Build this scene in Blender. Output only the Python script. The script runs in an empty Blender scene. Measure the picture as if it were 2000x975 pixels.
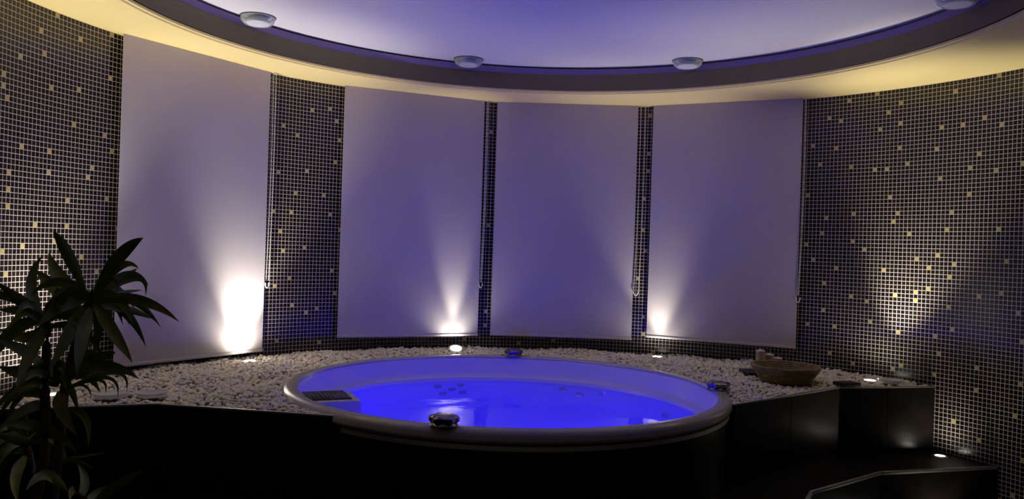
import bpy, bmesh, math, random
from mathutils import Vector, Matrix, Euler
import numpy as np

random.seed(7)
rng = np.random.default_rng(7)
S = bpy.context.scene
COL = S.collection
PI = math.pi

# ------------------------------------------------------------------ camera
FOC, ROLL, CZ = 1591.3, 0.0316, 1.25          # focal length in pixels of the 2000 px frame
cam = bpy.data.objects.new('camera', bpy.data.cameras.new('camera'))
COL.objects.link(cam)
cam.data.sensor_width = 36.0
cam.data.lens = 36.0 * FOC / 2000.0
cam.data.clip_start = 0.05
cc_, ss_ = math.cos(ROLL), math.sin(ROLL)
cam.matrix_world = Matrix(((cc_, -ss_, 0, 0), (0, 0, -1, 0), (ss_, cc_, 0, CZ), (0, 0, 0, 1)))
S.camera = cam

# ------------------------------------------------------------------ world / exposure / lamps
S.view_settings.view_transform = 'Standard'
S.view_settings.look = 'None'
S.view_settings.exposure = 0.0
S.view_settings.gamma = 1.0
S.view_settings.use_curve_mapping = False
w = bpy.data.worlds.new('world'); S.world = w; w.use_nodes = True
w.node_tree.nodes['Background'].inputs[0].default_value = (1.0, 0.86, 0.70, 1)
w.node_tree.nodes['Background'].inputs[1].default_value = 0.019

BLUE = (0.020, 0.004, 1.0)
BLUE_W = 46.0                                   # underwater lamps, watts each
# ground spots: x, y, [(aim dx, dy per unit height, watts, cone degrees), ...], name
SPOTS = [
    (-1.318, 4.150, [(-0.04, 0.12, 62, 70), (-0.12, 0.12, 9, 150), (0.20, -0.18, 9, 60)], 'left'),
    (-0.316, 4.860, [(-0.05, 0.08, 22, 34), (-0.10, 0.15, 4.5, 130), (0.02, -0.22, 3, 60)], 'back'),
    (0.885, 4.850, [(-0.07, 0.07, 20, 60), (-0.10, 0.10, 2.2, 150), (-0.12, -0.30, 14, 60)], 'back right'),
    (1.850, 4.165, [(0.22, -0.08, 66, 60), (0.0, 0.10, 4, 150), (-0.34, -0.24, 30, 56)], 'right'),
    (-1.740, 3.120, [(-0.05, 0.14, 60, 60), (-0.10, 0.02, 14, 150), (0.24, 0.10, 8, 56)], 'far left'),
]
WARM = (1.0, 0.92, 0.77)

# ------------------------------------------------------------------ dimensions
P, RIM, T = 0.635, 0.650, 0.318                 # platform, tub rim, step tread heights
SOF, FAS, LIP, CEIL = 2.152, 2.256, 2.286, 2.296
WX, WY, RW = 0.283, 2.8686, 2.196               # wall circle
CX, CY, R2 = 0.152, 3.010, 1.646                # ceiling ring circle
TX, TY, TR = -0.001, 3.673, 0.918               # tub circle (inner rim edge)
WATER = RIM - 0.135
PITCH = 0.0213

def ray(px, py):
    x, y = (px - 1000) / FOC, -(py - 487.5) / FOC
    return Vector((cc_ * x - ss_ * y, 1.0, ss_ * x + cc_ * y))
def at(px, py, Y):                              # a photo point measured at distance Y
    r = ray(px, py) * Y
    return Vector((r.x, r.y, r.z + CZ))

# ------------------------------------------------------------------ material helpers
def mat(name, color, rough=0.5, metal=0.0, **kw):
    m = bpy.data.materials.new(name); m.use_nodes = True
    b = m.node_tree.nodes['Principled BSDF']
    b.inputs['Base Color'].default_value = (*color, 1)
    b.inputs['Roughness'].default_value = rough
    b.inputs['Metallic'].default_value = metal
    for k, v in kw.items():
        b.inputs[k.replace('_', ' ')].default_value = v
    return m
def N(m, t, **kw):
    n = m.node_tree.nodes.new(t)
    for k, v in kw.items(): setattr(n, k, v)
    return n
def L(m, a, b): m.node_tree.links.new(a, b)
def noise_color(m, c1, c2, scale, detail=3, coord='Object'):
    b = m.node_tree.nodes['Principled BSDF']
    tc = N(m, 'ShaderNodeTexCoord'); nz = N(m, 'ShaderNodeTexNoise'); rp = N(m, 'ShaderNodeValToRGB')
    nz.inputs['Scale'].default_value = scale; nz.inputs['Detail'].default_value = detail
    rp.color_ramp.elements[0].color = (*c1, 1); rp.color_ramp.elements[1].color = (*c2, 1)
    rp.color_ramp.elements[0].position = 0.3; rp.color_ramp.elements[1].position = 0.7
    L(m, tc.outputs[coord], nz.inputs['Vector']); L(m, nz.outputs['Fac'], rp.inputs['Fac'])
    L(m, rp.outputs['Color'], b.inputs['Base Color'])
    return nz
def noise_bump(m, scale, strength, dist=0.002, coord='Object', stretch=None):
    b = m.node_tree.nodes['Principled BSDF']
    tc = N(m, 'ShaderNodeTexCoord'); nz = N(m, 'ShaderNodeTexNoise'); bp = N(m, 'ShaderNodeBump')
    nz.inputs['Scale'].default_value = scale
    bp.inputs['Strength'].default_value = strength; bp.inputs['Distance'].default_value = dist
    if stretch:
        mp = N(m, 'ShaderNodeMapping'); mp.inputs['Scale'].default_value = stretch
        L(m, tc.outputs[coord], mp.inputs['Vector']); L(m, mp.outputs['Vector'], nz.inputs['Vector'])
    else:
        L(m, tc.outputs[coord], nz.inputs['Vector'])
    L(m, nz.outputs['Fac'], bp.inputs['Height']); L(m, bp.outputs['Normal'], b.inputs['Normal'])

def mosaic(name, c1, c2, rough):
    """2 cm glass tiles; UV is in tile units, so the grout is the border of each unit cell."""
    m = mat(name, c1, rough)
    b = m.node_tree.nodes['Principled BSDF']; b.inputs['Specular IOR Level'].default_value = 0.32
    uv = N(m, 'ShaderNodeUVMap'); uv.uv_map = 'UVMap'
    sp = N(m, 'ShaderNodeSeparateXYZ'); L(m, uv.outputs['UV'], sp.inputs[0])
    ms = []
    for ax in ('X', 'Y'):
        fr = N(m, 'ShaderNodeMath', operation='FRACT'); L(m, sp.outputs[ax], fr.inputs[0])
        sb = N(m, 'ShaderNodeMath', operation='SUBTRACT'); L(m, fr.outputs[0], sb.inputs[0]); sb.inputs[1].default_value = 0.5
        ab = N(m, 'ShaderNodeMath', operation='ABSOLUTE'); L(m, sb.outputs[0], ab.inputs[0])
        ms.append(ab)
    mx = N(m, 'ShaderNodeMath', operation='MAXIMUM'); L(m, ms[0].outputs[0], mx.inputs[0]); L(m, ms[1].outputs[0], mx.inputs[1])
    gt = N(m, 'ShaderNodeMapRange'); L(m, mx.outputs[0], gt.inputs['Value'])
    gt.inputs['From Min'].default_value = 0.432; gt.inputs['From Max'].default_value = 0.454
    fl = N(m, 'ShaderNodeVectorMath', operation='FLOOR'); L(m, uv.outputs['UV'], fl.inputs[0])
    wn = N(m, 'ShaderNodeTexWhiteNoise', noise_dimensions='2D'); L(m, fl.outputs[0], wn.inputs['Vector'])
    mc = N(m, 'ShaderNodeMix', data_type='RGBA'); L(m, wn.outputs['Value'], mc.inputs['Factor'])
    mc.inputs[6].default_value = (*c1, 1); mc.inputs[7].default_value = (*c2, 1)
    gc = N(m, 'ShaderNodeMix', data_type='RGBA'); L(m, gt.outputs[0], gc.inputs['Factor'])
    L(m, mc.outputs[2], gc.inputs[6]); gc.inputs[7].default_value = (0.56, 0.52, 0.49, 1)
    L(m, gc.outputs[2], b.inputs['Base Color'])
    rr = N(m, 'ShaderNodeMapRange'); L(m, gt.outputs[0], rr.inputs['Value'])
    rr.inputs['To Min'].default_value = rough; rr.inputs['To Max'].default_value = 0.8
    L(m, rr.outputs[0], b.inputs['Roughness'])
    iv = N(m, 'ShaderNodeMath', operation='SUBTRACT'); iv.inputs[0].default_value = 1.0; L(m, gt.outputs[0], iv.inputs[1])
    ad = N(m, 'ShaderNodeMath', operation='MULTIPLY'); L(m, wn.outputs['Value'], ad.inputs[0]); ad.inputs[1].default_value = 0.25
    a2 = N(m, 'ShaderNodeMath', operation='ADD'); L(m, iv.outputs[0], a2.inputs[0]); L(m, ad.outputs[0], a2.inputs[1])
    bp = N(m, 'ShaderNodeBump'); bp.inputs['Strength'].default_value = 0.5; bp.inputs['Distance'].default_value = 0.001
    L(m, a2.outputs[0], bp.inputs['Height']); L(m, bp.outputs['Normal'], b.inputs['Normal'])
    return m

M = {}
M['tile'] = mosaic('dark_mosaic', (0.006, 0.004, 0.004), (0.020, 0.012, 0.010), 0.22)
M['gold'] = mosaic('gold_mosaic', (0.44, 0.35, 0.11), (0.54, 0.43, 0.17), 0.30)
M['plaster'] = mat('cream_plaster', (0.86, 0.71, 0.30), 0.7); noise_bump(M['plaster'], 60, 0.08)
M['band'] = mat('dark_brown_band', (0.20, 0.165, 0.07), 0.7); noise_bump(M['band'], 60, 0.08)  # fascia band, darker and browner than the soffit
M['lip'] = mat('blue_bounce_tinted_lip', (0.27, 0.21, 0.33), 0.7); noise_bump(M['lip'], 60, 0.08)  # violet of the bounced blue light is put into the lip colour
M['ceil'] = mat('white_ceiling_paint', (0.80, 0.79, 0.80), 0.75); noise_bump(M['ceil'], 90, 0.08)
M['fabric'] = mat('pale_grey_blind_fabric', (0.50, 0.465, 0.475), 0.85); noise_bump(M['fabric'], 7, 0.06, 0.01, stretch=(1, 1, .4))
M['bead'] = mat('white_plastic', (0.80, 0.78, 0.74), 0.35)
M['dark'] = mat('dark_stone_tile', (0.010, 0.008, 0.007), 0.30, Specular_IOR_Level=0.35); noise_color(M['dark'], (0.007, 0.005, 0.005), (0.013, 0.010, 0.008), 9)
M['grout'] = mat('dark_grout', (0.05, 0.045, 0.042), 0.9)
M['tgrout'] = mat('tread_grout', (0.16, 0.14, 0.13), 0.9)
M['alu'] = mat('brushed_aluminium', (0.72, 0.70, 0.66), 0.42, 1.0)
M['chrome'] = mat('chrome', (0.75, 0.75, 0.78), 0.10, 1.0)
M['knob'] = mat('dark_chrome', (0.22, 0.20, 0.20), 0.16, 1.0)
M['acryl'] = mat('white_acrylic', (0.62, 0.60, 0.60), 0.25)
M['rim'] = mat('grey_white_acrylic', (0.50, 0.47, 0.41), 0.16)
M['jet'] = mat('jet_fitting', (0.20, 0.20, 0.24), 0.3)
M['black'] = mat('black_plastic', (0.012, 0.010, 0.010), 0.28)
M['pebble'] = mat('white_pebble', (0.62, 0.59, 0.54), 0.75); noise_color(M['pebble'], (0.82, 0.76, 0.62), (0.95, 0.89, 0.74), 25)
M['wicker'] = mat('wicker', (0.30, 0.20, 0.10), 0.7)
nzw = noise_color(M['wicker'], (0.20, 0.14, 0.05), (0.38, 0.29, 0.12), 40)
M['wax'] = mat('tan_wax', (0.50, 0.36, 0.18), 0.5); noise_color(M['wax'], (0.40, 0.28, 0.13), (0.56, 0.42, 0.22), 30)
M['waxtop'] = mat('pale_wax', (0.82, 0.76, 0.62), 0.45)
M['wick'] = mat('wick', (0.30, 0.27, 0.22), 0.8)
M['slate'] = mat('black_slate', (0.012, 0.011, 0.012), 0.5); noise_bump(M['slate'], 40, 0.3)
M['leaf'] = mat('leaf', (0.13, 0.19, 0.03), 0.45); noise_color(M['leaf'], (0.13, 0.19, 0.022), (0.23, 0.29, 0.045), 14)
M['cane'] = mat('cane', (0.10, 0.07, 0.04), 0.8); noise_bump(M['cane'], 40, 0.4, stretch=(1, 1, 3))
M['pot'] = mat('dark_pot', (0.03, 0.026, 0.024), 0.5)
M['soil'] = mat('soil', (0.03, 0.02, 0.012), 0.95)

M['frost'] = mat('frosted_glass', (0.78, 0.78, 0.80), 0.45)
M['rimline'] = mat('dark_rim', (0.05, 0.045, 0.05), 0.4)
M['floor'] = mat('dark_floor_tile', (0.014, 0.011, 0.010), 0.35)

def emis(name, color, strength):
    m = bpy.data.materials.new(name); m.use_nodes = True
    nt = m.node_tree; nt.nodes.clear()
    e = nt.nodes.new('ShaderNodeEmission'); o = nt.nodes.new('ShaderNodeOutputMaterial')
    e.inputs[0].default_value = (*color, 1); e.inputs[1].default_value = strength
    nt.links.new(e.outputs[0], o.inputs[0]); return m
M['lens'] = emis('lit_lamp_lens', (1.0, 0.95, 0.86), 30)
M['blens'] = emis('lit_blue_lens', BLUE, 4)

def thin_glass():
    m = bpy.data.materials.new('clear_glass'); m.use_nodes = True
    nt = m.node_tree; nt.nodes.clear(); lk = nt.links.new
    o = nt.nodes.new('ShaderNodeOutputMaterial'); mx = nt.nodes.new('ShaderNodeMixShader')
    tr = nt.nodes.new('ShaderNodeBsdfTransparent'); tr.inputs[0].default_value = (0.93, 0.95, 0.95, 1)
    gl = nt.nodes.new('ShaderNodeBsdfPrincipled'); gl.inputs['Roughness'].default_value = 0.08; gl.inputs['Base Color'].default_value = (0.8, 0.82, 0.82, 1)
    lw = nt.nodes.new('ShaderNodeLayerWeight'); lw.inputs['Blend'].default_value = 0.35
    lk(lw.outputs['Facing'], mx.inputs[0]); lk(tr.outputs[0], mx.inputs[1]); lk(gl.outputs[0], mx.inputs[2]); lk(mx.outputs[0], o.inputs[0])
    return m
def water_mat():
    m = bpy.data.materials.new('water'); m.use_nodes = True
    nt = m.node_tree; nt.nodes.clear()
    o = nt.nodes.new('ShaderNodeOutputMaterial'); mx = nt.nodes.new('ShaderNodeMixShader')
    tr = nt.nodes.new('ShaderNodeBsdfTransparent'); tr.inputs[0].default_value = (0.60, 0.62, 1.0, 1)
    gl = nt.nodes.new('ShaderNodeBsdfGlossy'); gl.inputs['Roughness'].default_value = 0.06
    fr = nt.nodes.new('ShaderNodeFresnel'); fr.inputs['IOR'].default_value = 1.333
    tc = nt.nodes.new('ShaderNodeTexCoord'); nz = nt.nodes.new('ShaderNodeTexNoise'); bp = nt.nodes.new('ShaderNodeBump')
    nz.inputs['Scale'].default_value = 6; nz.inputs['Detail'].default_value = 2
    bp.inputs['Strength'].default_value = 0.15; bp.inputs['Distance'].default_value = 0.02
    lk = nt.links.new
    lk(tc.outputs['Object'], nz.inputs['Vector']); lk(nz.outputs['Fac'], bp.inputs['Height'])
    lk(bp.outputs['Normal'], gl.inputs['Normal']); lk(bp.outputs['Normal'], fr.inputs['Normal'])
    lk(fr.outputs[0], mx.inputs[0]); lk(tr.outputs[0], mx.inputs[1]); lk(gl.outputs[0], mx.inputs[2])
    lk(mx.outputs[0], o.inputs[0]); return m
M['water'] = water_mat()
M['glass'] = thin_glass()

# ------------------------------------------------------------------ object helpers
def obj(name, bm, m, parent=None, smooth=True, loc=None, recalc=True):
    me = bpy.data.meshes.new(name)
    if recalc: bmesh.ops.recalc_face_normals(bm, faces=bm.faces[:])
    bm.to_mesh(me); bm.free()
    for q in (m if isinstance(m, (list, tuple)) else [m]): me.materials.append(q)
    if smooth:
        me.polygons.foreach_set('use_smooth', [True] * len(me.polygons))
        me.set_sharp_from_angle(angle=math.radians(38))
    o = bpy.data.objects.new(name, me); COL.objects.link(o)
    if parent: o.parent = parent
    if loc is not None: o.location = loc
    return o
def tag(o, label, cat, group=None, kind=None):
    o['label'] = label; o['category'] = cat
    if group: o['group'] = group
    if kind: o['kind'] = kind
    return o
def thing(name, label, cat, loc=(0, 0, 0), rz=0, group=None):
    o = bpy.data.objects.new(name, None); COL.objects.link(o)
    o.location = loc; o.rotation_euler = (0, 0, rz); o.empty_display_size = 0.05
    return tag(o, label, cat, group)
def struct(name, bm, m, parent=None, smooth=True, recalc=True):
    o = obj(name, bm, m, parent, smooth, None, recalc)
    if parent is None: o['kind'] = 'structure'
    return o
def lathe(bm, prof, seg=64, c=(0, 0, 0), a0=0.0, a1=2 * PI, close=True):
    full = abs(a1 - a0 - 2 * PI) < 1e-6
    n = seg if full else seg + 1
    rings = []
    for r, z in prof:
        if r < 1e-6 and full:
            v = bm.verts.new((c[0], c[1], c[2] + z)); rings.append([v] * n)
        else:
            rings.append([bm.verts.new((c[0] + r * math.cos(a0 + (a1 - a0) * i / seg), c[1] + r * math.sin(a0 + (a1 - a0) * i / seg), c[2] + z)) for i in range(n)])
    for a, b in zip(rings[:-1], rings[1:]):
        for i in range(seg):
            j = (i + 1) % n
            vs = []
            for v in (a[i], a[j], b[j], b[i]):
                if v not in vs: vs.append(v)
            if len(vs) > 2:
                try: bm.faces.new(vs)
                except ValueError: pass
    return rings
def box(bm, x0, x1, y0, y1, z0, z1, mtx=None, bev=0.0):
    r = bmesh.ops.create_cube(bm, size=1)
    vs = r['verts']
    for v in vs:
        v.co = Vector((x0 + (v.co.x + .5) * (x1 - x0), y0 + (v.co.y + .5) * (y1 - y0), z0 + (v.co.z + .5) * (z1 - z0)))
    if bev:
        es = list({e for v in vs for e in v.link_edges})
        rb = bmesh.ops.bevel(bm, geom=es, offset=bev, segments=2, affect='EDGES', profile=0.6)
        vs = list(set(rb['verts']) | {v for v in vs if v.is_valid})
    if mtx is not None:
        for v in vs: v.co = mtx @ v.co
    return vs
def tube(bm, pts, rad, seg=8, caps=True):
    pts = [Vector(p) for p in pts]
    rad = rad if isinstance(rad, (list, tuple)) else [rad] * len(pts)
    rings = []; up = Vector((0, 0, 1))
    for i, p in enumerate(pts):
        d = (pts[min(i + 1, len(pts) - 1)] - pts[max(i - 1, 0)]).normalized()
        a = d.cross(up)
        if a.length < 1e-3: a = d.cross(Vector((1, 0, 0)))
        a.normalize(); b = d.cross(a)
        rings.append([bm.verts.new(p + (a * math.cos(2 * PI * k / seg) + b * math.sin(2 * PI * k / seg)) * rad[i]) for k in range(seg)])
    for a, b in zip(rings[:-1], rings[1:]):
        for k in range(seg):
            bm.faces.new((a[k], a[(k + 1) % seg], b[(k + 1) % seg], b[k]))
    if caps:
        bm.faces.new(rings[0]); bm.faces.new(rings[-1][::-1])
    return rings
def seg_frame(p, q):
    """matrix whose x axis runs p -> q, origin at p (plan points)"""
    d = Vector((q[0] - p[0], q[1] - p[1], 0)).normalized()
    n = Vector((-d.y, d.x, 0))
    return Matrix(((d.x, n.x, 0, p[0]), (d.y, n.y, 0, p[1]), (0, 0, 1, 0), (0, 0, 0, 1))), math.hypot(q[0] - p[0], q[1] - p[1])

# ------------------------------------------------------------------ setting: floor, walls, ceiling
bm = bmesh.new()
v = [bm.verts.new(p) for p in ((-3.2, -1.2, 0), (3.6, -1.2, 0), (3.6, 5.6, 0), (-3.2, 5.6, 0))]
bm.faces.new(v)
b_ = M['floor'].node_tree.nodes['Principled BSDF']
tc = N(M['floor'], 'ShaderNodeTexCoord'); bk = N(M['floor'], 'ShaderNodeTexBrick')
bk.offset = 0.0; bk.inputs['Scale'].default_value = 1.0
bk.inputs['Brick Width'].default_value = 0.45; bk.inputs['Row Height'].default_value = 0.45
bk.inputs['Mortar Size'].default_value = 0.002
bk.inputs['Color1'].default_value = (0.014, 0.011, 0.010, 1); bk.inputs['Color2'].default_value = (0.018, 0.013, 0.011, 1)
bk.inputs['Mortar'].default_value = (0.16, 0.14, 0.13, 1)
L(M['floor'], tc.outputs['Object'], bk.inputs['Vector']); L(M['floor'], bk.outputs['Color'], b_.inputs['Base Color'])
struct('floor', bm, M['floor'], smooth=False)

# gold tiles as measured on the photograph
GOLD = []
def g(ox, oy, s, pts): GOLD.extend((ox + a / s, oy + b / s) for a, b in pts)
g(0, 0, 3.9, [(325,217),(600,308),(840,272),(158,414),(352,430),(28,547),(27,635),(57,728),(377,680),(588,692),(830,604),(555,960),(425,97)])
g(0, 240, 3.9, [(170,200),(362,228),(792,105),(846,222),(68,395),(357,392),(692,352),(660,425),(62,525),(58,650),(505,605),(806,590),(282,790),(497,798),(885,815),(405,915),(180,950)])
g(0, 440, 5.417, [(15,297),(848,352),(57,530),(1005,503),(715,455)])
g(510, 130, 3.483, [(357,291),(481,282),(505,362),(155,397),(253,463),(524,493),(320,709),(120,717),(497,647),(240,858),(438,872)])
g(500, 400, 3.25, [(112,42),(229,48),(463,57),(527,160),(155,168),(174,296),(316,273),(472,423),(215,469),(118,521),(491,567),(232,642),(325,690),(395,663),(133,875),(390,882)])
g(920, 180, 1.94, [(73,157),(65,505),(53,828),(53,880)])
g(1220, 190, 1.912, [(92,70),(86,215),(83,270),(66,373),(63,492),(74,573),(47,678),(71,826),(70,880),(109,947)])
g(1550, 140, 3.047, [(333,173),(501,132),(642,187),(973,118),(1227,30),(215,280),(283,296),(569,246),(642,312),(520,348),(889,337),(999,325),(1137,287),(1252,301),(120,450),(258,462),(637,462),(860,467),(1105,500),(1360,541),(164,562),(349,576),(490,594),(563,590),(685,558),(1047,585),(1218,575),(882,646),(1044,720),(89,745),(583,738),(368,838),(202,862),(630,835),(605,884),(933,828),(905,933),(1212,932),(678,960),(176,956)])
g(1550, 440, 3.047, [(362,93),(410,141),(78,110),(127,205),(265,256),(193,348),(526,267),(724,198),(852,175),(956,228),(798,252),(928,308),(1270,211),(333,425),(427,457),(596,419),(721,402),(795,378),(718,452),(1091,423),(1236,405),(925,490),(1325,522),(188,512),(72,597),(233,607),(448,580),(617,644),(843,668),(948,627),(207,770),(347,812),(638,848),(587,855),(869,775),(842,880),(1084,857),(1350,690),(1348,948)])
g(1800, 700, 3.545, [(374,233),(213,427),(641,405),(682,180),(403,583),(705,712),(630,965)])
g(820, 600, 8.125, [(690,525),(1590,590)])
g(1000, 640, 3.751, [(312,108)])
def wall_cell(px, py):
    r = ray(px, py); a = r.x ** 2 + r.y ** 2; b = -2 * (r.x * WX + r.y * WY); c = WX ** 2 + WY ** 2 - RW ** 2
    t = (-b + math.sqrt(b * b - 4 * a * c)) / (2 * a)
    ph = math.atan2(r.x * t - WX, r.y * t - WY)
    return math.floor(RW * ph / PITCH), math.floor((CZ + r.z * t) / PITCH)
goldset = {wall_cell(*p) for p in GOLD}
goldrnd = random.Random(3)
def wall_part(name, ph0, ph1):
    c0, c1 = round(RW * ph0 / PITCH), round(RW * ph1 / PITCH)
    rows = math.ceil((SOF + 0.05) / PITCH)
    bm = bmesh.new(); uvl = bm.loops.layers.uv.new('UVMap')
    grid = {}
    for c in range(c0, c1 + 1):
        ph = c * PITCH / RW
        for r in range(rows + 1):
            grid[c, r] = bm.verts.new((WX + RW * math.sin(ph), WY + RW * math.cos(ph), r * PITCH))
    for c in range(c0, c1):
        unseen = c * PITCH / RW < -1.62 or c * PITCH / RW > 1.20
        for r in range(rows):
            f = bm.faces.new((grid[c, r], grid[c + 1, r], grid[c + 1, r + 1], grid[c, r + 1]))
            for lp, (a, b) in zip(f.loops, ((0, 0), (1, 0), (1, 1), (0, 1))): lp[uvl].uv = (c + a, r + b)
            f.material_index = 1 if ((c, r) in goldset or (unseen and goldrnd.random() < 0.013)) else 0
    # solid back, 12 cm
    ro = RW + 0.12
    for c in range(c0, c1, 4):
        d = min(c + 4, c1)
        q = [bm.verts.new((WX + ro * math.sin(k * PITCH / RW), WY + ro * math.cos(k * PITCH / RW), z)) for k, z in ((c, 0), (d, 0), (d, rows * PITCH), (c, rows * PITCH))]
        f = bm.faces.new(q[::-1])
        for lp in f.loops: lp[uvl].uv = (0.5, 0.5)
    return struct(name, bm, [M['tile'], M['gold']], smooth=False, recalc=False)
wall_part('wall_left', -2.35, -0.80)
wall_part('wall_back', -0.80, 0.65)
wall_part('wall_right', 0.65, 2.35)

# ceiling: outer soffit ring (wall to ring edge) with fascia, shadow-gap mouldings and lip, then the raised disc
SEG = 160
bm = bmesh.new()
prof = [(0.030, SOF), (0.026, SOF + .007), (0.014, SOF + .007), (0.010, SOF + .016), (0.0, SOF + .016)]
outer = []; rings = []
for i in range(SEG):
    a = 2 * PI * i / SEG
    outer.append(bm.verts.new((WX + (RW + .10) * math.cos(a), WY + (RW + .10) * math.sin(a), SOF)))
rings.append(outer)
for dr, z in prof:
    rings.append([bm.verts.new((CX + (R2 + dr) * math.cos(2 * PI * i / SEG), CY + (R2 + dr) * math.sin(2 * PI * i / SEG), z)) for i in range(SEG)])
top = [bm.verts.new((v.co.x, v.co.y, CEIL + .02)) for v in outer]
for ra, rb in zip(rings[:-1], rings[1:]):
    for i in range(SEG):
        j = (i + 1) % SEG
        bm.faces.new((ra[i], ra[j], rb[j], rb[i]))
for i in range(SEG):
    j = (i + 1) % SEG
    bm.faces.new((outer[j], outer[i], top[i], top[j]))
struct('trim_1', bm, M['plaster'])
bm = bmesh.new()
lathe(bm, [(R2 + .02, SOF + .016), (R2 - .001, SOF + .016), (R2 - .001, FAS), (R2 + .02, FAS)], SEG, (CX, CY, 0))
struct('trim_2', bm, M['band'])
bm = bmesh.new()
lathe(bm, [(R2 + .02, FAS), (R2 - .002, FAS), (R2 - .012, LIP), (R2 - .004, LIP + .003), (R2 + .02, LIP + .003)], SEG, (CX, CY, 0))
struct('trim_3', bm, M['lip'])
bm = bmesh.new()
lathe(bm, [(0, 0), (1.0, 0), (R2 + .05, 0), (R2 + .05, .05), (0, .05)], 128, (CX, CY, CEIL))
struct('ceiling', bm, M['ceil'])

# ------------------------------------------------------------------ tub platform
PL = [(-1.895, 2.795), (-1.311, 3.024), (-0.594, 2.912)]      # front edge, left of the tub
PRt = [(0.949, 3.389), (1.599, 3.925), (2.122, 4.050)]        # right of the tub
SKR = 0.962
plat = thing('tub_platform', 'dark stone tiled platform filled with white gravel around the round tub', 'platform', (0, 3.7, 0))
def local(o, root):                                           # parent without moving
    o.parent = root
    o.matrix_parent_inverse = Matrix.Translation(-Vector(root.location)) if root.rotation_euler.z == 0 else root.matrix_basis.inverted()
    return o
def panel_row(bm, p, q, z0, z1, n, thick=0.02, gap=0.0025):
    mtx, Ln = seg_frame(p, q)
    for i in range(n):
        box(bm, Ln * i / n + gap / 2, Ln * (i + 1) / n - gap / 2, 0, thick, z0, z1, mtx, 0.0012)
def backing(bm, p, q, z0, z1, y0=0.004, y1=0.03):
    mtx, Ln = seg_frame(p, q)
    box(bm, 0, Ln, y0, y1, z0, z1, mtx)
def riser(name, p, q, z0, z1, n, root):
    bm = bmesh.new(); panel_row(bm, p, q, z0, z1, n)
    o = local(obj(name, bm, M['dark'], smooth=False), root)
    bm = bmesh.new(); backing(bm, p, q, z0 + .001, z1 - .002)
    b = local(obj('tile_backing', bm, M['grout']), root)
    return o
for p, q, n in ((PL[0], PL[1], 2), (PL[1], PL[2], 2), (PRt[0], PRt[1], 2), (PRt[1], PRt[2], 2)):
    riser('riser_panel', p, q, T, P - .004, n, plat)
# curved skirt under the rim, 0.32 m tiles
aL = math.atan2(PL[2][1] - TY, PL[2][0] - TX); aR = math.atan2(PRt[0][1] - TY, PRt[0][0] - TX)
bm = bmesh.new(); ns = 6
for i in range(ns):
    a0 = aL + (aR - aL) * i / ns + .0013; a1 = aL + (aR - aL) * (i + 1) / ns - .0013
    lathe(bm, [(SKR - .02, T), (SKR, T), (SKR, P - .058), (SKR - .02, P - .058)], 10, (TX, TY, 0), a0, a1)
local(obj('curved_skirt', bm, M['dark']), plat)
bm = bmesh.new()
lathe(bm, [(SKR - .03, T), (SKR - .004, T), (SKR - .004, P - .06), (SKR - .03, P - .06)], 60, (TX, TY, 0), aL, aR)
local(obj('tile_backing', bm, M['grout']), plat)
def trim_line(pts, z, w=0.010, h=0.007, yoff=-0.001):
    bm = bmesh.new()
    for p, q in zip(pts[:-1], pts[1:]):
        mtx, Ln = seg_frame(p, q)
        box(bm, 0, Ln, yoff, yoff + w, z - h, z, mtx, 0.001)
    return bm
local(obj('edge_trim', trim_line(PL, P + .002), M['alu']), plat)
local(obj('edge_trim', trim_line(PRt, P + .002), M['alu']), plat)
# base of the gravel bed: the outline between front edge and wall, with the tub cut out
def bed_side(front, a_from, a_to, ph_from, ph_to, n=28):
    inner = [(TX + .90 * math.cos(a_from + (a_to - a_from) * i / n), TY + .90 * math.sin(a_from + (a_to - a_from) * i / n)) for i in range(n + 1)]
    outer_ = [(WX + (RW - .005) * math.sin(ph_from + (ph_to - ph_from) * i / n), WY + (RW - .005) * math.cos(ph_from + (ph_to - ph_from) * i / n)) for i in range(n + 1)]
    return inner, outer_
bm = bmesh.new()
phL = math.atan2(PL[0][0] - WX, PL[0][1] - WY); phR = math.atan2(PRt[2][0] - WX, PRt[2][1] - WY)
n = 96
def resample(pts, n):
    d = [0]
    for p, q in zip(pts[:-1], pts[1:]): d.append(d[-1] + math.hypot(q[0] - p[0], q[1] - p[1]))
    out = []
    for i in range(n + 1):
        s = d[-1] * i / n; k = 0
        while k < len(d) - 2 and d[k + 1] < s: k += 1
        t = (s - d[k]) / (d[k + 1] - d[k])
        out.append((pts[k][0] + (pts[k + 1][0] - pts[k][0]) * t, pts[k][1] + (pts[k + 1][1] - pts[k][1]) * t))
    return out
tubarc = [(TX + .93 * math.cos(aL - (aL - aR + 2 * PI) * i / n), TY + .93 * math.sin(aL - (aL - aR + 2 * PI) * i / n)) for i in range(n + 1)]
farpath = resample([(x, y + .01) for x, y in PL[::-1]], 24) + [(WX + (RW - .004) * math.sin(phL + (phR - phL) * i / 48), WY + (RW - .004) * math.cos(phL + (phR - phL) * i / 48)) for i in range(1, 48)] + resample([(x, y + .01) for x, y in PRt[::-1]], 24)
farpath = resample(farpath, n)
va = [bm.verts.new((x, y, P - .022)) for x, y in tubarc]; vb = [bm.verts.new((x, y, P - .022)) for x, y in farpath]
vc = [bm.verts.new((x, y, P - .06)) for x, y in tubarc]; vd = [bm.verts.new((x, y, P - .06)) for x, y in farpath]
for i in range(n):
    bm.faces.new((va[i], va[i + 1], vb[i + 1], vb[i])); bm.faces.new((vc[i], vd[i], vd[i + 1], vc[i + 1]))
    bm.faces.new((va[i], vc[i], vc[i + 1], va[i + 1])); bm.faces.new((vb[i], vb[i + 1], vd[i + 1], vd[i]))
local(obj('bed_base', bm, M['grout']), plat)

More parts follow.
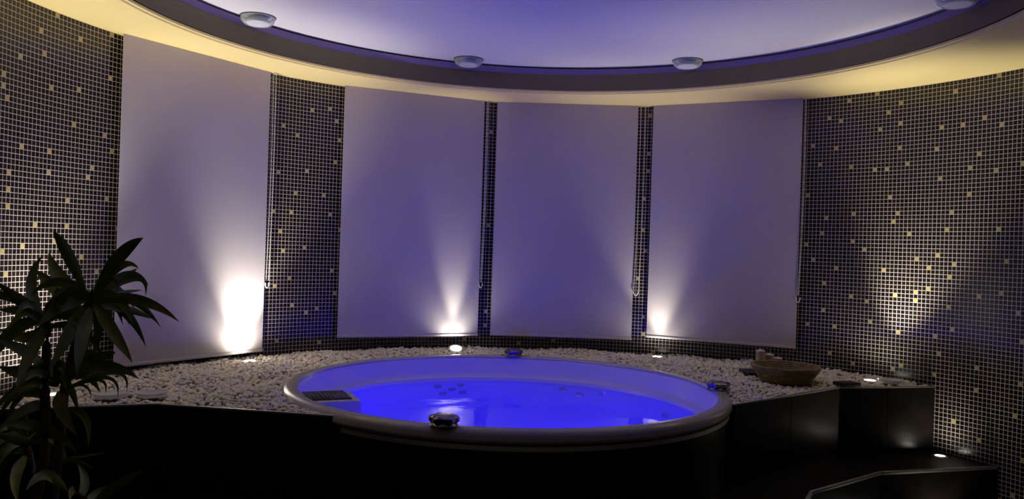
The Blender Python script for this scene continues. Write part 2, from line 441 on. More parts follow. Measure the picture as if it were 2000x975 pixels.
# ------------------------------------------------------------------ step in front of the platform
step = thing('tub_step', 'low dark tiled step with metal edging wrapping the foot of the tub platform', 'step', (0.3, 3.0, 0))
STc = [(-1.85, 2.40), (-1.27, 2.66), (-0.66, 2.55), (-0.30, 2.36), (0.10, 2.33), (0.62, 2.48), (1.02, 2.86), (1.233, 3.267), (1.66, 3.602), (2.276, 3.768)]
INc = [(-1.91, 2.80), (-1.311, 3.024), (-0.594, 2.912)] + [(TX + SKR * math.cos(aL + (aR - aL) * i / 4), TY + SKR * math.sin(aL + (aR - aL) * i / 4)) for i in (1, 2, 3)] + [(0.949, 3.389), (1.2, 3.60), (1.599, 3.925), (2.124, 4.051)]
m_ = min(len(STc), len(INc))
bm = bmesh.new(); bg = bmesh.new()
for k in range(m_ - 1):
    o0, o1, i0, i1 = Vector((*STc[k], 0)), Vector((*STc[k + 1], 0)), Vector((*INc[k], 0)), Vector((*INc[k + 1], 0))
    nn = max(1, round(((o1 - o0).length + (i1 - i0).length) / 2 / 0.34))
    for j in range(nn):
        A = o0.lerp(o1, j / nn); B = o0.lerp(o1, (j + 1) / nn); D = i0.lerp(i1, j / nn); E_ = i0.lerp(i1, (j + 1) / nn)
        cen = (A + B + D + E_) / 4
        q = [p + (cen - p).normalized() * 0.0022 for p in (A, B, E_, D)]
        lo = [bm.verts.new((p.x, p.y, T - .02)) for p in q]; hi = [bm.verts.new((p.x, p.y, T)) for p in q]
        bm.faces.new(hi); bm.faces.new(lo[::-1])
        for e in range(4): bm.faces.new((lo[e], lo[(e + 1) % 4], hi[(e + 1) % 4], hi[e]))
    q = [bg.verts.new((p.x, p.y, T - .0012)) for p in (o0, o1, i1, i0)]; bg.faces.new(q)
local(obj('tread', bm, M['dark'], smooth=False), step)
local(obj('tread_grout', bg, M['tgrout'], smooth=False), step)
for p, q in zip(STc[:-1], STc[1:]):
    Ln = math.hypot(q[0] - p[0], q[1] - p[1])
    riser('riser_panel', p, q, 0, T - .014, max(1, round(Ln / .6)), step)
local(obj('edge_trim', trim_line(STc, T + .001, 0.012, 0.014, -0.002), M['alu']), step)

# ------------------------------------------------------------------ hot tub
tub = thing('hot_tub', 'large round white hot tub with glowing blue inside set into the gravel platform', 'hot tub', (TX, TY, 0))
bm = bmesh.new()
lathe(bm, [(TR, RIM - .012), (TR + .004, RIM - .004), (TR + .014, RIM), (TR + .035, RIM - .001), (TR + .052, RIM - .007), (TR + .061, RIM - .020), (TR + .062, RIM - .036), (TR + .055, RIM - .046), (TR + .02, RIM - .048), (TR - .002, RIM - .03)], 128)
obj('rim', bm, M['rim'], tub)
def shell_r(z):                                   # radius of the inner shell at height z
    pr = SHELL
    for (r0, z0), (r1, z1) in zip(pr[:-1], pr[1:]):
        if z1 <= z <= z0: return r0 + (r1 - r0) * (z0 - z) / max(1e-6, z0 - z1)
    return pr[-1][0]
SHELL = [(TR + .001, RIM - .014), (TR - .006, RIM - .03), (TR - .014, RIM - .095), (TR - .022, RIM - .108), (TR - .034, RIM - .118), (TR - .040, RIM - .150), (.84, RIM - .25), (.80, RIM - .36), (.77, RIM - .385), (.46, RIM - .395), (.43, RIM - .41), (.40, RIM - .53), (.36, RIM - .56), (0, RIM - .565)]
bm = bmesh.new(); lathe(bm, SHELL, 128)
obj('shell', bm, M['acryl'], tub)
bm = bmesh.new()
lathe(bm, [(SKR + .001, RIM - .073), (SKR + .008, RIM - .071), (SKR + .008, RIM - .055), (SKR + .001, RIM - .052)], 90, (0, 0, 0), aL + .01, aR - .01)
obj('chrome_band', bm, M['alu'], tub)['label'] = 'metal band under the rim'
# skimmer block with dark lid
sk = Matrix.Translation((-0.753, 3.396 - TY, 0)) @ Matrix.Rotation(math.atan2(.066, .155), 4, 'Z')
bm = bmesh.new()
box(bm, -.135, .125, -.120, .105, RIM - .30, RIM - .034, sk, 0.022)
skb = obj('skimmer_box', bm, M['acryl'], tub)
bm = bmesh.new(); box(bm, -.088, .088, -.098, .092, RIM - .036, RIM - .029, sk, 0.004)
for k in range(9): box(bm, -.07 + k * .0165, -.062 + k * .0165, -.075, .07, RIM - .0295, RIM - .0275, sk, .0008)
lid = obj('skimmer_lid', bm, M['black'], skb); lid['label'] = 'black slotted lid'
# chrome air controls on the rim
CTRL = [(-0.205, 2.775), (0.027, 4.612), (0.945, 3.663)]
for cx_, cy_ in CTRL:
    v = Vector((cx_ - TX, cy_ - TY, 0)).normalized() * (TR + .030)
    bm = bmesh.new()
    lathe(bm, [(0, .0), (.047, .0), (.049, .005), (.044, .013), (.036, .016), (0, .016)], 32)
    c = obj('air_control', bm, M['knob'], tub, loc=(v.x, v.y, RIM - .002)); c['label'] = 'chrome air control'
    bm = bmesh.new()
    rs = []
    for r0, z in ((.044, .014), (.048, .019), (.048, .030), (.040, .037), (.018, .039)):
        rs.append([bm.verts.new(((r0 + .005 * (1 if r0 > .02 else 0) * math.cos(6 * a)) * math.cos(a), (r0 + .005 * (1 if r0 > .02 else 0) * math.cos(6 * a)) * math.sin(a), z)) for a in [2 * PI * i / 48 for i in range(48)]])
    for ra, rb in zip(rs[:-1], rs[1:]):
        for i in range(48): bm.faces.new((ra[i], ra[(i + 1) % 48], rb[(i + 1) % 48], rb[i]))
    bm.faces.new(rs[-1]); bm.faces.new(rs[0][::-1])
    obj('control_knob', bm, M['knob'], c)
# jets on the back rest, seen through the water
def jet(px, py, r=0.022, ring=False):
    d = ray(px, py); t = 3.4
    while t < 5.2:
        p = d * t; z = p.z + CZ
        if z < RIM - .12 and math.hypot(p.x - TX, p.y - TY) > shell_r(z) - .004 and p.y > TY: break
        t += .004
    p = d * t; z = p.z + CZ
    dz = .02; sl = (shell_r(z + dz) - shell_r(z - dz)) / (2 * dz)
    rad = Vector((p.x - TX, p.y - TY, 0)).normalized()
    nrm = (-rad + Vector((0, 0, sl))).normalized()
    bm = bmesh.new()
    if ring: lathe(bm, [(r * .55, .0), (r * .6, .006), (r * .95, .007), (r, .0)], 24); lathe(bm, [(0, .004), (r * .35, .004), (r * .4, 0)], 20)
    else: lathe(bm, [(0, .003), (r * .45, .004), (r * .5, .008), (r * .9, .008), (r, 0)], 24)
    o = obj('jet', bm, M['jet'] if not ring else M['chrome'], tub)
    o.rotation_euler = nrm.to_track_quat('Z', 'Y').to_euler()
    q = rad * (math.hypot(p.x - TX, p.y - TY)) 
    o.location = (q.x, q.y, z); o.scale = (1, .45, 1)
for px, py in ((855, 755), (900, 753), (883, 761), (865, 769), (904, 767)): jet(px, py)
for px, py in ((1100, 761), (1132, 771), (1176, 770), (1300, 812)): jet(px, py, .030, True)
# underwater lamps on the tub wall (two, on the near side and on the far right)
for ang, zz in ((-100, .33), (-28, .33), (160, .33)):
    a = math.radians(ang)
    zl = RIM - .27; rl = shell_r(zl) - .004
    bm = bmesh.new(); lathe(bm, [(0, .006), (.035, .006), (.042, .012), (.05, .0)], 28)
    o = obj('underwater_lamp', bm, M['blens'], tub, loc=(rl * math.cos(a), rl * math.sin(a), zl))
    o.rotation_euler = Vector((-math.cos(a), -math.sin(a), 0)).to_track_quat('Z', 'Y').to_euler()
    ld = bpy.data.lights.new('blue_lamp', 'SPOT'); ld.color = BLUE; ld.energy = BLUE_W; ld.shadow_soft_size = .04; ld.spot_size = math.radians(140); ld.spot_blend = .5
    lo = bpy.data.objects.new('blue_lamp', ld); COL.objects.link(lo); lo.parent = tub
    lo.location = ((rl - .03) * math.cos(a), (rl - .03) * math.sin(a), zl)
    lo.rotation_euler = Vector((math.cos(a), math.sin(a), 1.1)).to_track_quat('Z', 'Y').to_euler()
# water
bm = bmesh.new()
rw = shell_r(WATER) - .0008
prev = None; NR = 40; NA = 128
def wave(x, y):
    d = math.hypot(x + .20, y + .62)
    return .0018 * math.sin(d * 60) * math.exp(-d * d / .06) + .0008 * math.sin(x * 13 + y * 5) + .0008 * math.sin(y * 17 - x * 7)
ctr = bm.verts.new((0, 0, 0))
rings = []
for i in range(1, NR + 1):
    r = rw * i / NR
    rings.append([bm.verts.new((r * math.cos(2 * PI * k / NA), r * math.sin(2 * PI * k / NA), wave(r * math.cos(2 * PI * k / NA), r * math.sin(2 * PI * k / NA)))) for k in range(NA)])
for k in range(NA): bm.faces.new((ctr, rings[0][k], rings[0][(k + 1) % NA]))
for ra, rb in zip(rings[:-1], rings[1:]):
    for k in range(NA): bm.faces.new((ra[k], rb[k], rb[(k + 1) % NA], ra[(k + 1) % NA]))
o = obj('water', bm, M['water'], None, loc=(TX, TY, WATER), recalc=False)
tag(o, 'bright blue lit water filling the round hot tub', 'water', kind='stuff')

# ------------------------------------------------------------------ roller blinds
BL = [((-1.748, 3.605), (-1.310, 4.329), 0.666, 'leftmost white roller blind, with a blazing light patch low on its right side', 1.005, (0.012, 0.012)),
      ((-0.977, 4.624), (-0.194, 4.976), 0.715, 'white roller blind, second from left, with a narrow flame of light rising up it', 1.011, (0.006, 0.006)),
      ((-0.116, 4.992), (0.746, 4.979), 0.718, 'evenly dim purplish roller blind with no light patch, directly behind the tub', 0.993, (0.010, 0.028)),
      ((0.834, 4.958), (1.609, 4.575), 0.740, 'white roller blind at far right, lit along its lower left edge above the basket', 1.006, (0.006, 0.005))]
for (p, q, zb, lab, zc, off) in BL:
    mtx, Ln = seg_frame(p, q)
    root = thing('roller_blind', lab, 'blind', (p[0], p[1], 0), math.atan2(q[1] - p[1], q[0] - p[0]), 'roller blinds over the curved mosaic wall')
    bm = bmesh.new()
    nx, nz = 24, 48; fr = []
    for s in (0, 1):
        gr = []
        for i in range(nx + 1):
            col_ = []
            for j in range(nz + 1):
                x = Ln * i / nx; z = zb + .012 + (SOF - .001 - zb - .012) * j / nz
                t = j / nz
                y = .0022 * math.sin(x * 11 + 1.3 * t * 4) * (1 - t) * t * 2 + s * .0012
                col_.append(bm.verts.new((x, y, z)))
            gr.append(col_)
        fr.append(gr)
    for s in (0, 1):
        for i in range(nx):
            for j in range(nz):
                vs = (fr[s][i][j], fr[s][i + 1][j], fr[s][i + 1][j + 1], fr[s][i][j + 1])
                bm.faces.new(vs if s == 0 else vs[::-1])
    for i in range(nx):
        bm.faces.new((fr[0][i][0], fr[1][i][0], fr[1][i + 1][0], fr[0][i + 1][0])); bm.faces.new((fr[0][i][nz], fr[0][i + 1][nz], fr[1][i + 1][nz], fr[1][i][nz]))
    for j in range(nz):
        bm.faces.new((fr[0][0][j], fr[0][0][j + 1], fr[1][0][j + 1], fr[1][0][j])); bm.faces.new((fr[0][nx][j], fr[1][nx][j], fr[1][nx][j + 1], fr[0][nx][j + 1]))
    obj('fabric', bm, M['fabric'], root)
    bm = bmesh.new()
    tube_pts = [(-.001, .0, zb + .010), (Ln + .001, .0, zb + .010)]
    rr_ = tube(bm, tube_pts, .0085, 12)
    for vv in bm.verts: vv.co.y *= .6
    obj('hem_bar', bm, M['fabric'], root)
    # bead chain: two strands joined by a small loop at the bottom
    x0 = Ln + .013; x1 = x0 + off[1]
    proto = bmesh.new(); bmesh.ops.create_icosphere(proto, subdivisions=1, radius=.0034); pv = [v.co.copy() for v in proto.verts]; pf = [[v.index for v in f.verts] for f in proto.faces]; proto.free()
    PBD = .0086
    sway = .018 if off[1] < .02 else .01
    for xs, ys in ((x0, -.008), (x1, -.014)):
        bm = bmesh.new()
        nb = int((SOF - zc - .03) / PBD)
        for k in range(nb):
            z = SOF - .004 - k * PBD; t = k / nb
            xx = xs - .010 * t * t + .004 * math.sin(t * 3)
            vs = [bm.verts.new(c + Vector((xx, ys, z))) for c in pv]
            for f in pf: bm.faces.new([vs[a] for a in f])
        bc = obj('bead_chain', bm, M['bead'], root)
    bm = bmesh.new()
    lp = [(x0 - .010 + (x1 - x0) * .5 - math.cos(PI * i / 12) * max(.012, (x1 - x0) * .5), -.011, zc + .028 - .028 * math.sin(PI * i / 12)) for i in range(13)]
    tube(bm, lp, .0028, 8)
    obj('chain_connector', bm, M['bead'], bc)

# ------------------------------------------------------------------ ceiling lamps
CLP = [(-1.216, 3.792, 'round glass ceiling lamp above the broad left roller blind'),
       (-0.274, 4.510, 'round glass ceiling lamp above the gap between second and third blinds'),
       (0.912, 4.383, 'round glass ceiling lamp above the right hand roller blind'),
       (1.712, 3.185, 'round glass ceiling lamp cut by the top of the photo, above the right mosaic wall')]
for x, y, lab in CLP:
    root = thing('ceiling_lamp', lab, 'ceiling lamp', (x, y, CEIL), 0, 'unlit round glass ceiling lamps')
    bm = bmesh.new()
    lathe(bm, [(.079, -.002), (.080, -.006), (.074, -.024), (.060, -.036), (.055, -.036), (.069, -.022), (.075, -.006), (.075, -.002)], 48)
    obj('glass_shade', bm, M['glass'], root)
    bm = bmesh.new(); lathe(bm, [(0, -.037), (.050, -.036), (.056, -.031), (.054, -.022), (0, -.022)], 40)
    obj('diffuser', bm, M['frost'], root)
    bm = bmesh.new(); lathe(bm, [(.0765, -.0005), (.082, -.0005), (.0825, -.003), (.0765, -.003)], 48)
    obj('rim_ring', bm, M['rimline'], root)
    bm = bmesh.new(); lathe(bm, [(0, 0), (.045, 0), (.045, -.022), (0, -.022)], 32)
    obj('mount', bm, M['frost'], root)

# ------------------------------------------------------------------ ground spotlights in the gravel
SPL = {'left': 'lit ground spotlight in gravel under the broad left blind', 'back': 'dazzling ground spotlight behind the tub under the second blind',
       'back right': 'lit ground spotlight in gravel under the left corner of the right blind', 'right': 'lit ground spotlight in gravel against the right mosaic wall',
       'far left': 'lit ground spotlight in gravel behind the leafy plant'}
def spot(x, y, z, beams, lab, lens_tilt=(0, 0), lens_r=.030, cat='spotlight', grp='ground spotlights in the gravel bed'):
    root = thing('ground_spotlight', lab, cat, (x, y, z), 0, grp)
    d = Vector((*lens_tilt, 1)).normalized(); qt = d.to_track_quat('Z', 'Y').to_euler()
    bm = bmesh.new(); lathe(bm, [(lens_r, .0), (lens_r, .004), (lens_r + .006, .006), (lens_r + .014, .002), (lens_r + .012, -.03), (0, -.03)], 32)
    h = obj('housing', bm, M['alu'], root); h.rotation_euler = qt
    bm = bmesh.new(); lathe(bm, [(0, .005), (lens_r * .7, .004), (lens_r, .001), (lens_r, -.004), (0, -.004)], 28)
    o = obj('lens', bm, M['lens'], root); o.rotation_euler = qt; o['label'] = 'glowing lens'
    for ax_, ay_, e, ang in beams:
        dd = Vector((ax_, ay_, 1)).normalized()
        ld = bpy.data.lights.new('spot_bulb', 'SPOT'); ld.energy = e; ld.color = WARM; ld.spot_size = math.radians(ang); ld.spot_blend = 1.0; ld.shadow_soft_size = .02
        lo = bpy.data.objects.new('spot_bulb', ld); COL.objects.link(lo); lo.parent = root
        lo.location = d * .014; lo.rotation_euler = (-dd).to_track_quat('Z', 'Y').to_euler()
    return root
for x, y, beams, k in SPOTS:
    spot(x, y, P + (.012 if k == 'back' else .001), beams, SPL[k], (.1, -.45) if k == 'back' else (0, -.04), .032 if k == 'back' else .028)
spot(2.095, 3.93, T - .001, [(-.05, .12, 1.2, 80), (-.05, .12, 1.5, 150)], 'small bright recessed light in the dark step tread near the right wall', (0, 0), .022, 'step light', 'recessed step lights')
spot(1.98, 3.62, .001, [(-.05, .10, 4.0, 100)], 'small recessed floor light at the foot of the step near the right wall', (0, 0), .022, 'step light', 'recessed step lights')

# ------------------------------------------------------------------ basket, candles, slates, glass dishes
bk_ = thing('wicker_basket', 'shallow coiled wicker bowl standing on the white gravel right of the tub', 'basket', (1.367, 4.02, P + .004))
bm = bmesh.new()
rows = 9; pr = []
for k in range(rows):
    t = k / (rows - 1); r = .106 + .054 * t ** 0.85; z = .004 + .074 * t
    for a in (-70, -30, 10, 50):
        pr.append((r + .0070 * math.cos(math.radians(a)), z + .0052 * math.sin(math.radians(a))))
inn = []
for k in range(rows - 1, -1, -1):
    t = k / (rows - 1); r = .106 + .054 * t ** 0.85 - .008; z = .006 + .074 * t
    for a in (130, 190, 240):
        inn.append((r + .004 * math.cos(math.radians(a)), z + .0042 * math.sin(math.radians(a))))
lathe(bm, [(0, 0)] + pr + inn + [(0, .008)], 96)
for v in bm.verts:
    r = math.hypot(v.co.x, v.co.y)
    if r > .09:
        a = math.atan2(v.co.y, v.co.x); k = round((v.co.z - .004) / .00925)
        f = 1 + .013 * math.sin(a * 56 + (PI if k % 2 else 0)); v.co.x *= f; v.co.y *= f
obj('bowl', bm, M['wicker'], bk_)
bm = bmesh.new()
tube(bm, [(.1625 * math.cos(2 * PI * i / 64), .1625 * math.sin(2 * PI * i / 64), 0.0805) for i in range(65)], .0058, 8, False)
obj('rim_coil', bm, M['wicker'], bk_)
bm = bmesh.new(); box(bm, -.15, .14, -.085, .085, 0, .013, None, .002)
sl = obj('slate_tray', bm, M['slate'], None, loc=(1.385, 4.275, P + .006))
tag(sl, 'black slate tray under the candles behind the wicker bowl', 'tray')
CAND = [(1.313, 4.25, .112, 'tallest tan pillar candle, leftmost behind the wicker bowl'), (1.3625, 4.262, .091, 'second tallest tan pillar candle behind the wicker bowl'),
        (1.412, 4.274, .072, 'third tan pillar candle, barely showing over the bowl rim'), (1.462, 4.286, .050, 'shortest tan pillar candle, only its wick showing above the bowl rim')]
for i, (x, y, h, lab) in enumerate(CAND):
    c = thing('pillar_candle', lab, 'candle', (x, y, P + .019), 0, 'candles behind the basket')
    bm = bmesh.new(); lathe(bm, [(0, 0), (.0215, 0), (.0225, .003), (.0222, h - .006), (.0215, h - .004), (0, h - .004)], 32)
    obj('body', bm, M['wax'], c)
    bm = bmesh.new(); lathe(bm, [(.0222, h - .006), (.0236, h - .003), (.0225, h), (.016, h - .001), (.010, h + .004), (0, h + .005), ], 32)
    obj('wax_top', bm, M['waxtop'], c)
    bm = bmesh.new(); lean = (-.002, .002, .012, 0)[i]
    tube(bm, [(0, 0, h + .002), (lean * .4, 0, h + .012), (lean, 0, h + .024)], [.0018, .0015, .0010], 6)
    obj('wick', bm, M['wick'], c)
bm = bmesh.new(); box(bm, -.055, .055, -.034, .034, 0, .016, None, .002)
o = obj('slate_slab', bm, M['slate'], None, loc=(1.650, 3.968, P + .006)); o.rotation_euler = (math.radians(0), 0, math.radians(20))
tag(o, 'small black slab lying on the gravel at the bend of the right front edge', 'slab')
for x, y, r, lab in ((-1.497, 3.075, .066, 'clear glass dish on the left gravel, nearer the plant'), (-1.362, 3.118, .060, 'clear glass dish on the left gravel, farther from the plant'),
                     (1.915, 4.075, .062, 'clear glass dish on the gravel beside the right wall spotlight')):
    bm = bmesh.new()
    lathe(bm, [(0, .006), (r * .7, .006), (r * .93, .016), (r, .018), (r * .98, .012), (r * .75, 0), (0, 0)], 48)
    o = obj('glass_dish', bm, M['glass'], None, loc=(x, y, P + .010)); tag(o, lab, 'dish', 'glass dishes on the gravel')

# ------------------------------------------------------------------ white gravel
def pebble_shape(seed):
    r = np.random.default_rng(seed); b = bmesh.new(); bmesh.ops.create_icosphere(b, subdivisions=2, radius=1.0)
    co = np.array([v.co[:] for v in b.verts]); fa = np.array([[v.index for v in f.verts] for f in b.faces]); b.free()
    k = r.normal(size=(5, 3)); am = r.uniform(.07, .17, 5)
    s = 1 + sum(am[i] * np.sin(co @ (k[i] * 2.2) + i) for i in range(5))
    co = co * s[:, None] * np.array([1.0, r.uniform(.68, .92), r.uniform(.55, .75)])
    return co, fa
SHP = [pebble_shape(i) for i in range(8)]
plf = np.array(PL); prf = np.array(PRt)
def front_y(x):
    y = np.where(x < PL[2][0], np.interp(x, plf[:, 0], plf[:, 1]), np.interp(x, prf[:, 0], prf[:, 1]))
    return y
blockers = [(s[0], s[1], .047 if s[3] == 'back' else .040) for s in SPOTS] + [(1.367, 4.02, .118), (-1.497, 3.075, .05), (-1.362, 3.118, .045), (1.915, 4.075, .045)]
def in_box(X, Y, cx, cy, hx, hy, a):
    dx, dy = X - cx, Y - cy; c, s = math.cos(a), math.sin(a)
    return (abs(dx * c + dy * s) < hx) & (abs(-dx * s + dy * c) < hy)
cand = rng.uniform((-1.95, 2.75), (2.25, 5.10), (90000, 2))
X, Y = cand[:, 0], cand[:, 1]
rt = np.hypot(X - TX, Y - TY); rwl = np.hypot(X - WX, Y - WY)
ok = (rt > TR + .066) & (rwl < RW - .016)
fy = front_y(X)
left = X < PL[2][0]; right = X > PRt[0][0]
ok &= np.where(left | right, Y > fy + .024, Y > TY)
for bx, by, br in blockers: ok &= np.hypot(X - bx, Y - by) > br
ok &= ~in_box(X, Y, 1.385, 4.275, .16, .095, 0) & ~in_box(X, Y, 1.650, 3.968, .062, .042, math.radians(20))
cand = cand[ok]
# thin out to an even bed
cell = .0140; seen = {}; keep = []
for p in cand:
    k = (int(p[0] // cell), int(p[1] // cell)); hit = False
    for i in (-1, 0, 1):
        for j in (-1, 0, 1):
            for q in seen.get((k[0] + i, k[1] + j), ()):
                if (q[0] - p[0]) ** 2 + (q[1] - p[1]) ** 2 < cell ** 2: hit = True; break
            if hit: break
        if hit: break
    if not hit: seen.setdefault(k, []).append(p); keep.append(p)
PB = np.array(keep)
def rotm(a, b, c): return np.array(Euler((a, b, c)).to_matrix())
infos = []
for p in PB:
    s = rng.uniform(.0085, .0150)
    e = min(1.0, max(0.0, (p[1] - float(front_y(np.array(p[0]))) - .05) / .15)) if (p[0] < PL[2][0] or p[0] > PRt[0][0]) else 1.0
    near = min([1.0] + [max(0.0, (math.hypot(p[0] - bx, p[1] - by) - br) / .08) for bx, by, br in blockers + [(1.385, 4.275, .12), (1.65, 3.97, .06)]])
    e *= min(near, max(0.0, (math.hypot(p[0] - TX, p[1] - TY) - TR - .066) / .1), 1.0)
    lift = e * (.007 + .009 * math.sin(p[0] * 9 + 1) * math.sin(p[1] * 11))
    infos.append((p[0], p[1], P - .006 + rng.uniform(-.006, .007) + lift, s, rng.uniform(-.5, .5), rng.uniform(-.5, .5), rng.uniform(0, 6.28), rng.integers(0, 8)))
lefts = [i for i, q in enumerate(infos) if q[0] < PL[2][0] + .05 and q[0] > -1.62]
lefts.sort(key=lambda i: infos[i][1] - float(front_y(np.array(infos[i][0]))))
single = set(lefts[:300])
vs_, fs_ = [], []; off_ = 0
for i, (x, y, z, s, a, b, c, k) in enumerate(infos):
    if i in single: continue
    co, fa = SHP[k]; vs_.append(co * s @ rotm(a, b, c).T + (x, y, z)); fs_.append(fa + off_); off_ += len(co)
V = np.concatenate(vs_); Fa = np.concatenate(fs_)
def np_mesh(name, V, Fa, m):
    me = bpy.data.meshes.new(name)
    me.vertices.add(len(V)); me.vertices.foreach_set('co', V.astype(np.float32).ravel())
    me.loops.add(len(Fa) * 3); me.loops.foreach_set('vertex_index', Fa.astype(np.int32).ravel())
    me.polygons.add(len(Fa)); me.polygons.foreach_set('loop_start', np.arange(0, len(Fa) * 3, 3, dtype=np.int32))
    me.polygons.foreach_set('use_smooth', np.ones(len(Fa), bool))
    me.update(); me.validate(); me.materials.append(m); return me
o = bpy.data.objects.new('white_gravel', np_mesh('white_gravel', V, Fa, M['pebble'])); COL.objects.link(o)
tag(o, 'bed of loose white gravel between the round tub and the mosaic wall', 'gravel', kind='stuff')
PM = [np_mesh('pebble', co, fa, M['pebble']) for co, fa in SHP]
for i in sorted(single):
    x, y, z, s, a, b, c, k = infos[i]
    o = bpy.data.objects.new('pebble', PM[k]); COL.objects.link(o)
    o.location = (x, y, z); o.scale = (s, s, s); o.rotation_euler = (a, b, c)
    tag(o, 'white pebble along the front metal edge of the left gravel bed', 'pebble', 'pebbles along the front edge of the left gravel bed')

# ------------------------------------------------------------------ leafy plant, lower left foreground
PY = 2.25
base = Vector((-1.30, PY, 0))
plant = thing('potted_plant', 'tall dark leafy cane plant with strap leaves in the left foreground', 'plant', base)
bm = bmesh.new()
lathe(bm, [(0, 0), (.105, 0), (.115, .01), (.145, .27), (.150, .285), (.150, .30), (.138, .30), (.132, .27), (0, .265)], 48)
obj('pot', bm, M['pot'], plant)
bm = bmesh.new(); lathe(bm, [(0, .272), (.08, .274), (.131, .268)], 32); obj('soil', bm, M['soil'], plant)
def cane(pts, r0, r1):
    P3 = [Vector(p) for p in pts]; out = []
    for i in range(25):
        t = i / 24 * (len(P3) - 1); k = min(int(t), len(P3) - 2); f = t - k
        p0, p1, p2, p3 = P3[max(k - 1, 0)], P3[k], P3[k + 1], P3[min(k + 2, len(P3) - 1)]
        out.append(.5 * ((2 * p1) + (p2 - p0) * f + (2 * p0 - 5 * p1 + 4 * p2 - p3) * f * f + (3 * p1 - p0 - 3 * p2 + p3) * f ** 3))
    bm = bmesh.new(); tube(bm, [p - base for p in out], [r0 + (r1 - r0) * i / 24 + (.0012 if i % 3 == 0 else 0) for i in range(25)], 10)
    return obj('cane', bm, M['cane'], plant)
cane([(-1.27, 2.25, .27), at(112, 900, 2.26), at(130, 740, 2.25), at(172, 600, 2.25), at(185, 566, 2.25)], .016, .008)
cane([(-1.33, 2.22, .27), at(85, 900, 2.22), at(88, 760, 2.22), at(92, 640, 2.22), at(88, 608, 2.22)], .016, .008)
cane([(-1.31, 2.30, .27), at(62, 930, 2.32), at(50, 860, 2.33), at(46, 800, 2.33)], .013, .007)
cane([(-1.25, 2.20, .27), at(140, 985, 2.15), at(165, 975, 2.12)], .012, .007)
def leaf(b, mid, tip, wpx, roll=0.0, name='leaf'):
    """strap leaf through three points; wpx is its width in photo pixels at its distance"""
    n = 14; bm = bmesh.new()
    c1 = 2 * mid - (b + tip) / 2
    wd = wpx / FOC * mid.y * 1.0
    rows = []
    for i in range(n + 1):
        t = i / n
        p = (1 - t) ** 2 * b + 2 * t * (1 - t) * c1 + t * t * tip
        d = (2 * (1 - t) * (c1 - b) + 2 * t * (tip - c1)).normalized()
        view = (p - Vector((0, 0, CZ))).normalized()
        side = d.cross(view)
        if side.length < .05: side = d.cross(Vector((0, 0, 1)))
        side.normalize(); nr = side.cross(d).normalized()
        side = (Matrix.Rotation(roll + .25 * math.sin(t * 3), 3, d) @ side); nr = side.cross(d).normalized()
        if nr.z < 0: nr = -nr
        h = wd / 2 * (min(1, .35 + t * 2.2) if t < .35 else 1) * max(0.02, (1 - max(0, (t - .45) / .55) ** 1.8))
        q = p - base
        rows.append([bm.verts.new(q - side * h + nr * h * .30), bm.verts.new(q - side * h * .5 + nr * h * .10), bm.verts.new(q), bm.verts.new(q + side * h * .5 + nr * h * .10), bm.verts.new(q + side * h + nr * h * .30)])
    for ra, rb in zip(rows[:-1], rows[1:]):
        for k in range(4): bm.faces.new((ra[k], ra[k + 1], rb[k + 1], rb[k]))
    return obj(name, bm, M['leaf'], plant)
A_ = 2.25
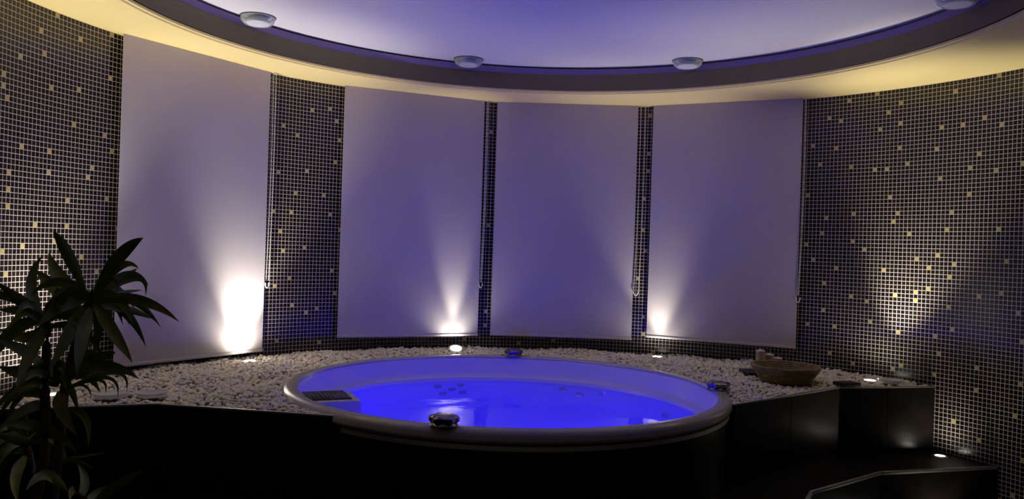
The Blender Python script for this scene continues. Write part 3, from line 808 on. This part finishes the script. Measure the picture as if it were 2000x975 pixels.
LV = [  # base, mid, tip in photo pixels, width, distance at base / mid / tip
    ((165, 568), (130, 492), (104, 452), 21, A_, 2.20, 2.16), ((186, 566), (236, 498), (280, 465), 24, A_, 2.18, 2.10),
    ((190, 572), (235, 548), (268, 524), 18, A_, 2.32, 2.38), ((192, 578), (268, 544), (284, 579), 11, A_, 2.30, 2.32),
    ((195, 583), (240, 572), (278, 567), 8, A_, 2.36, 2.44), ((188, 592), (270, 586), (350, 629), 21, A_, 2.12, 2.02),
    ((190, 600), (250, 605), (303, 625), 15, A_, 2.34, 2.42), ((183, 590), (220, 645), (259, 709), 24, A_, 2.14, 2.06),
    ((168, 596), (136, 650), (96, 724), 25, A_, 2.14, 2.06), ((160, 575), (118, 545), (95, 492), 27, A_, 2.30, 2.34),
    ((150, 590), (105, 560), (70, 526), 24, A_, 2.36, 2.42), ((178, 600), (160, 660), (150, 735), 24, A_, 2.12, 2.04),
    ((165, 588), (120, 600), (70, 640), 22, A_, 2.16, 2.08), ((175, 590), (190, 640), (180, 700), 18, A_, 2.36, 2.42),
    ((90, 620), (45, 590), (-12, 548), 20, 2.22, 2.16, 2.10), ((90, 622), (50, 608), (-10, 606), 20, 2.22, 2.30, 2.36),
    ((88, 628), (60, 560), (84, 498), 20, 2.22, 2.28, 2.30), ((92, 622), (118, 590), (140, 560), 22, 2.22, 2.14, 2.06),
    ((90, 630), (50, 660), (-5, 640), 20, 2.22, 2.28, 2.34), ((92, 636), (60, 690), (30, 760), 22, 2.22, 2.12, 2.02),
    ((88, 712), (50, 690), (-8, 662), 28, 2.22, 2.12, 2.04), ((90, 716), (50, 728), (-5, 715), 26, 2.22, 2.28, 2.32),
    ((112, 740), (180, 706), (226, 688), 24, 2.25, 2.16, 2.10), ((114, 742), (200, 716), (272, 741), 24, 2.25, 2.18, 2.12),
    ((105, 748), (160, 722), (210, 730), 24, 2.25, 2.10, 2.00), ((118, 742), (150, 700), (185, 640), 20, 2.25, 2.34, 2.40),
    ((110, 770), (188, 742), (206, 770), 7, 2.25, 2.24, 2.23), ((108, 772), (205, 738), (230, 778), 8, 2.25, 2.28, 2.30),
    ((112, 768), (222, 728), (247, 766), 8, 2.25, 2.33, 2.36), ((104, 776), (158, 752), (179, 781), 6, 2.25, 2.22, 2.21),
    ((118, 765), (122, 800), (150, 850), 26, 2.25, 2.14, 2.05), ((125, 800), (166, 815), (172, 876), 14, 2.25, 2.18, 2.12),
    ((95, 780), (45, 765), (-8, 790), 24, 2.24, 2.28, 2.32), ((92, 790), (50, 800), (-6, 842), 20, 2.24, 2.14, 2.06),
    ((60, 870), (30, 858), (-8, 848), 20, 2.32, 2.24, 2.16), ((62, 884), (28, 880), (-6, 886), 14, 2.32, 2.40, 2.46),
    ((70, 860), (110, 850), (150, 885), 20, 2.32, 2.24, 2.18), ((52, 890), (32, 930), (36, 985), 20, 2.32, 2.20, 2.10),
    ((100, 905), (150, 893), (214, 884), 6, 2.24, 2.30, 2.36), ((100, 910), (150, 900), (183, 919), 10, 2.24, 2.20, 2.16),
    ((175, 990), (228, 950), (282, 917), 20, 2.12, 2.04, 1.96), ((165, 992), (190, 965), (230, 950), 18, 2.12, 2.20, 2.26),
    ((150, 990), (140, 965), (143, 948), 14, 2.12, 2.16, 2.18), ((130, 960), (90, 930), (50, 960), 22, 2.15, 2.08, 2.00),
    ((300, 1010), (360, 985), (398, 962), 6, 2.12, 2.06, 2.0), ((110, 850), (60, 830), (5, 830), 22, 2.25, 2.18, 2.10),
    ((150, 985), (165, 940), (150, 905), 16, 2.12, 2.18, 2.22),
]
for b, m1, t, wpx, y0, y1, y2 in LV:
    if b[0] == 300: continue
    leaf(at(*b, y0), at(*m1, y1), at(*t, y2), wpx * 1.05, random.uniform(-.35, .35))
crowns = [(at(180, 585, A_), 16), (at(90, 630, 2.22), 12), (at(108, 750, 2.25), 10), (at(52, 860, 2.32), 8)]
fr_ = random.Random(11)
for c, nl in crowns:
    for k in range(nl):
        a = fr_.uniform(0, 2 * PI); el = fr_.uniform(-.5, .6); ln = fr_.uniform(.13, .20)
        d = Vector((math.cos(a) * .55, math.sin(a), el)).normalized()
        tip = c + d * ln + Vector((0, 0, -.05)); mid = c + d * ln * .55 + Vector((0, 0, .015))
        leaf(c + Vector((0, 0, fr_.uniform(-.02, .01))), mid, tip, fr_.uniform(14, 22), fr_.uniform(-.5, .5))
